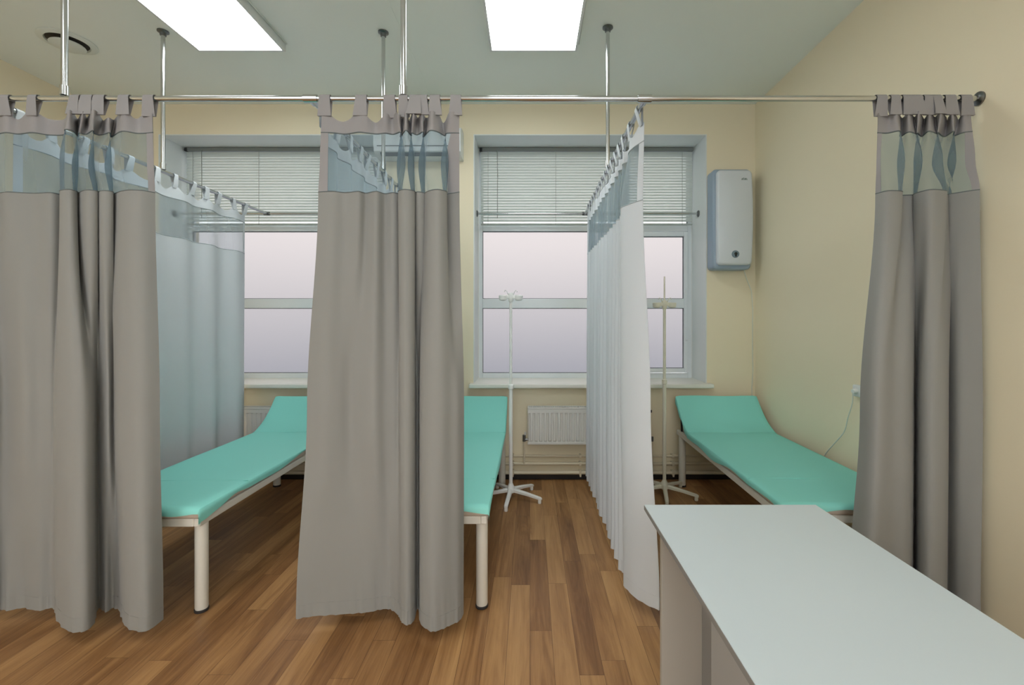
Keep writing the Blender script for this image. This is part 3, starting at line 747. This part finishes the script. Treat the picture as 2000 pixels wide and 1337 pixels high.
for k, (w_, h_) in enumerate(((.010, .010), (.008, .014), (.012, .010), (.008, .010))):
    x = 1.795+k*.0125; box(bm, x, x+w_*.8, YB-.1665, YB-.1645, 2.593+(k % 2)*.002, 2.593+h_, .001)
box(bm, 1.791, 1.844, YB-.1665, YB-.1645, 2.588, 2.591)
obj('badge', bm, mat('green_grey_print', (82, 104, 92), .5), t)
t2 = obj('power_cord', (lambda b: (tube(b, [(1.87, YB-.04, 1.84), (1.90, YB-.03, 1.76), (1.95, YB-.012, 1.66), (1.965, YB-.008, 1.5), (1.962, YB-.008, 1.2), (1.966, YB-.008, .95), (1.955, YB-.010, .8), (1.958, YB-.012, .6)], .0028, 6), b)[1])(B()), MT['vent'], None, 180)
tag(t2, 'thin grey cord hanging down the room corner below the wall unit', 'cable')

t = thing('air_conditioner', 'white air conditioner high on the wall, seen through the middle net', 'air conditioner', (-.96, YB, 2.8))
bm = B(); x0, x1 = -1.32, -.585; prof = [(YB-.002, 2.80), (YB-.13, 2.80), (YB-.175, 2.83), (YB-.19, 2.89), (YB-.185, 2.98), (YB-.16, 3.03), (YB-.11, 3.045), (YB-.002, 3.045)]
va = [bm.verts.new((x0, y, z)) for y, z in prof]; vb = [bm.verts.new((x1, y, z)) for y, z in prof]
for i in range(len(prof)): bm.faces.new((va[i], va[(i+1) % len(prof)], vb[(i+1) % len(prof)], vb[i]))
bm.faces.new(va[::-1]); bm.faces.new(vb); obj('casing', bm, MT['acw'], t, 40)
bm = B(); box(bm, x0+.03, x1-.03, YB-.192, YB-.18, 2.868, 2.872); obj('panel_gap', bm, MT['gasket'], t)
bm = B(); box(bm, x0+.05, x1-.05, YB-.165, YB-.135, 2.801, 2.807, .002); bm_ = bm
for v in bm.verts: v.co.z += (YB-.14-v.co.y)*.75
obj('louvre', bm, MT['gasket'], t)

t = thing('wall_socket', 'small white socket on the right wall beside the right grey curtain', 'socket', (XR, 2.77, .975))
bm = B(); box(bm, XR-.028, XR-.001, 2.735, 2.805, .94, 1.01, .006); obj('face_plate', bm, MT['white'], t, 50)
bm = B(); tube(bm, [(XR-.028, 2.77, .975), (XR-.05, 2.77, .972)], [.018, .014], 14); obj('plug', bm, MT['white'], t, 40)
bm = B(); tube(bm, spline([(XR-.05, 2.77, .968), (XR-.045, 2.78, .90), (XR-.03, 2.84, .80), (XR-.02, 2.89, .70), (XR-.015, 2.99, .60), (XR-.012, 3.08, .51), (XR-.012, 3.15, .40), (XR-.02, 3.2, .25)], 5), .003, 6)
tag(obj('plug_cord', bm, MT['vent'], None, 180), 'thin grey cord running from the wall socket down behind the right couch', 'cable')

# ------------------------------------------------------------------ desk
t = thing('desk', 'white laminate desk in the near right corner of the view', 'desk', (.705, .9, 0))
X0, X1, Y0, Y1, DZ = .403, 1.008, .15, 1.625, .75
bm = B(); box(bm, X0, X1, Y0, Y1, DZ-.018, DZ, .0012, 1); obj('desktop', bm, MT['top'], t)
bm = B()
box(bm, X0-.0012, X0+.0002, Y0+.002, Y1-.002, DZ-.0165, DZ-.0015); obj('edge_band', bm, MT['edge'], t)
bm = B(); box(bm, X0+.017, X1-.03, 1.47, 1.488, 0.0, DZ-.019, .001, 1); obj('end_panel', bm, MT['body'], t)
bm = B(); box(bm, X0+.017, X1-.03, .2, .218, 0.0, DZ-.019, .001, 1); obj('end_panel', bm, MT['body'], t)
bm = B(); box(bm, .548, .564, 1.36, 1.469, 0.06, DZ-.019, .001, 1); obj('recess_panel', bm, MT['edge'], t)  # set-back panel in a darker tone, painting the shade of the gap
bm = B(); box(bm, .535, .551, .22, 1.36, 0.06, DZ-.019, .001, 1); obj('modesty_panel', bm, MT['body2'], t)
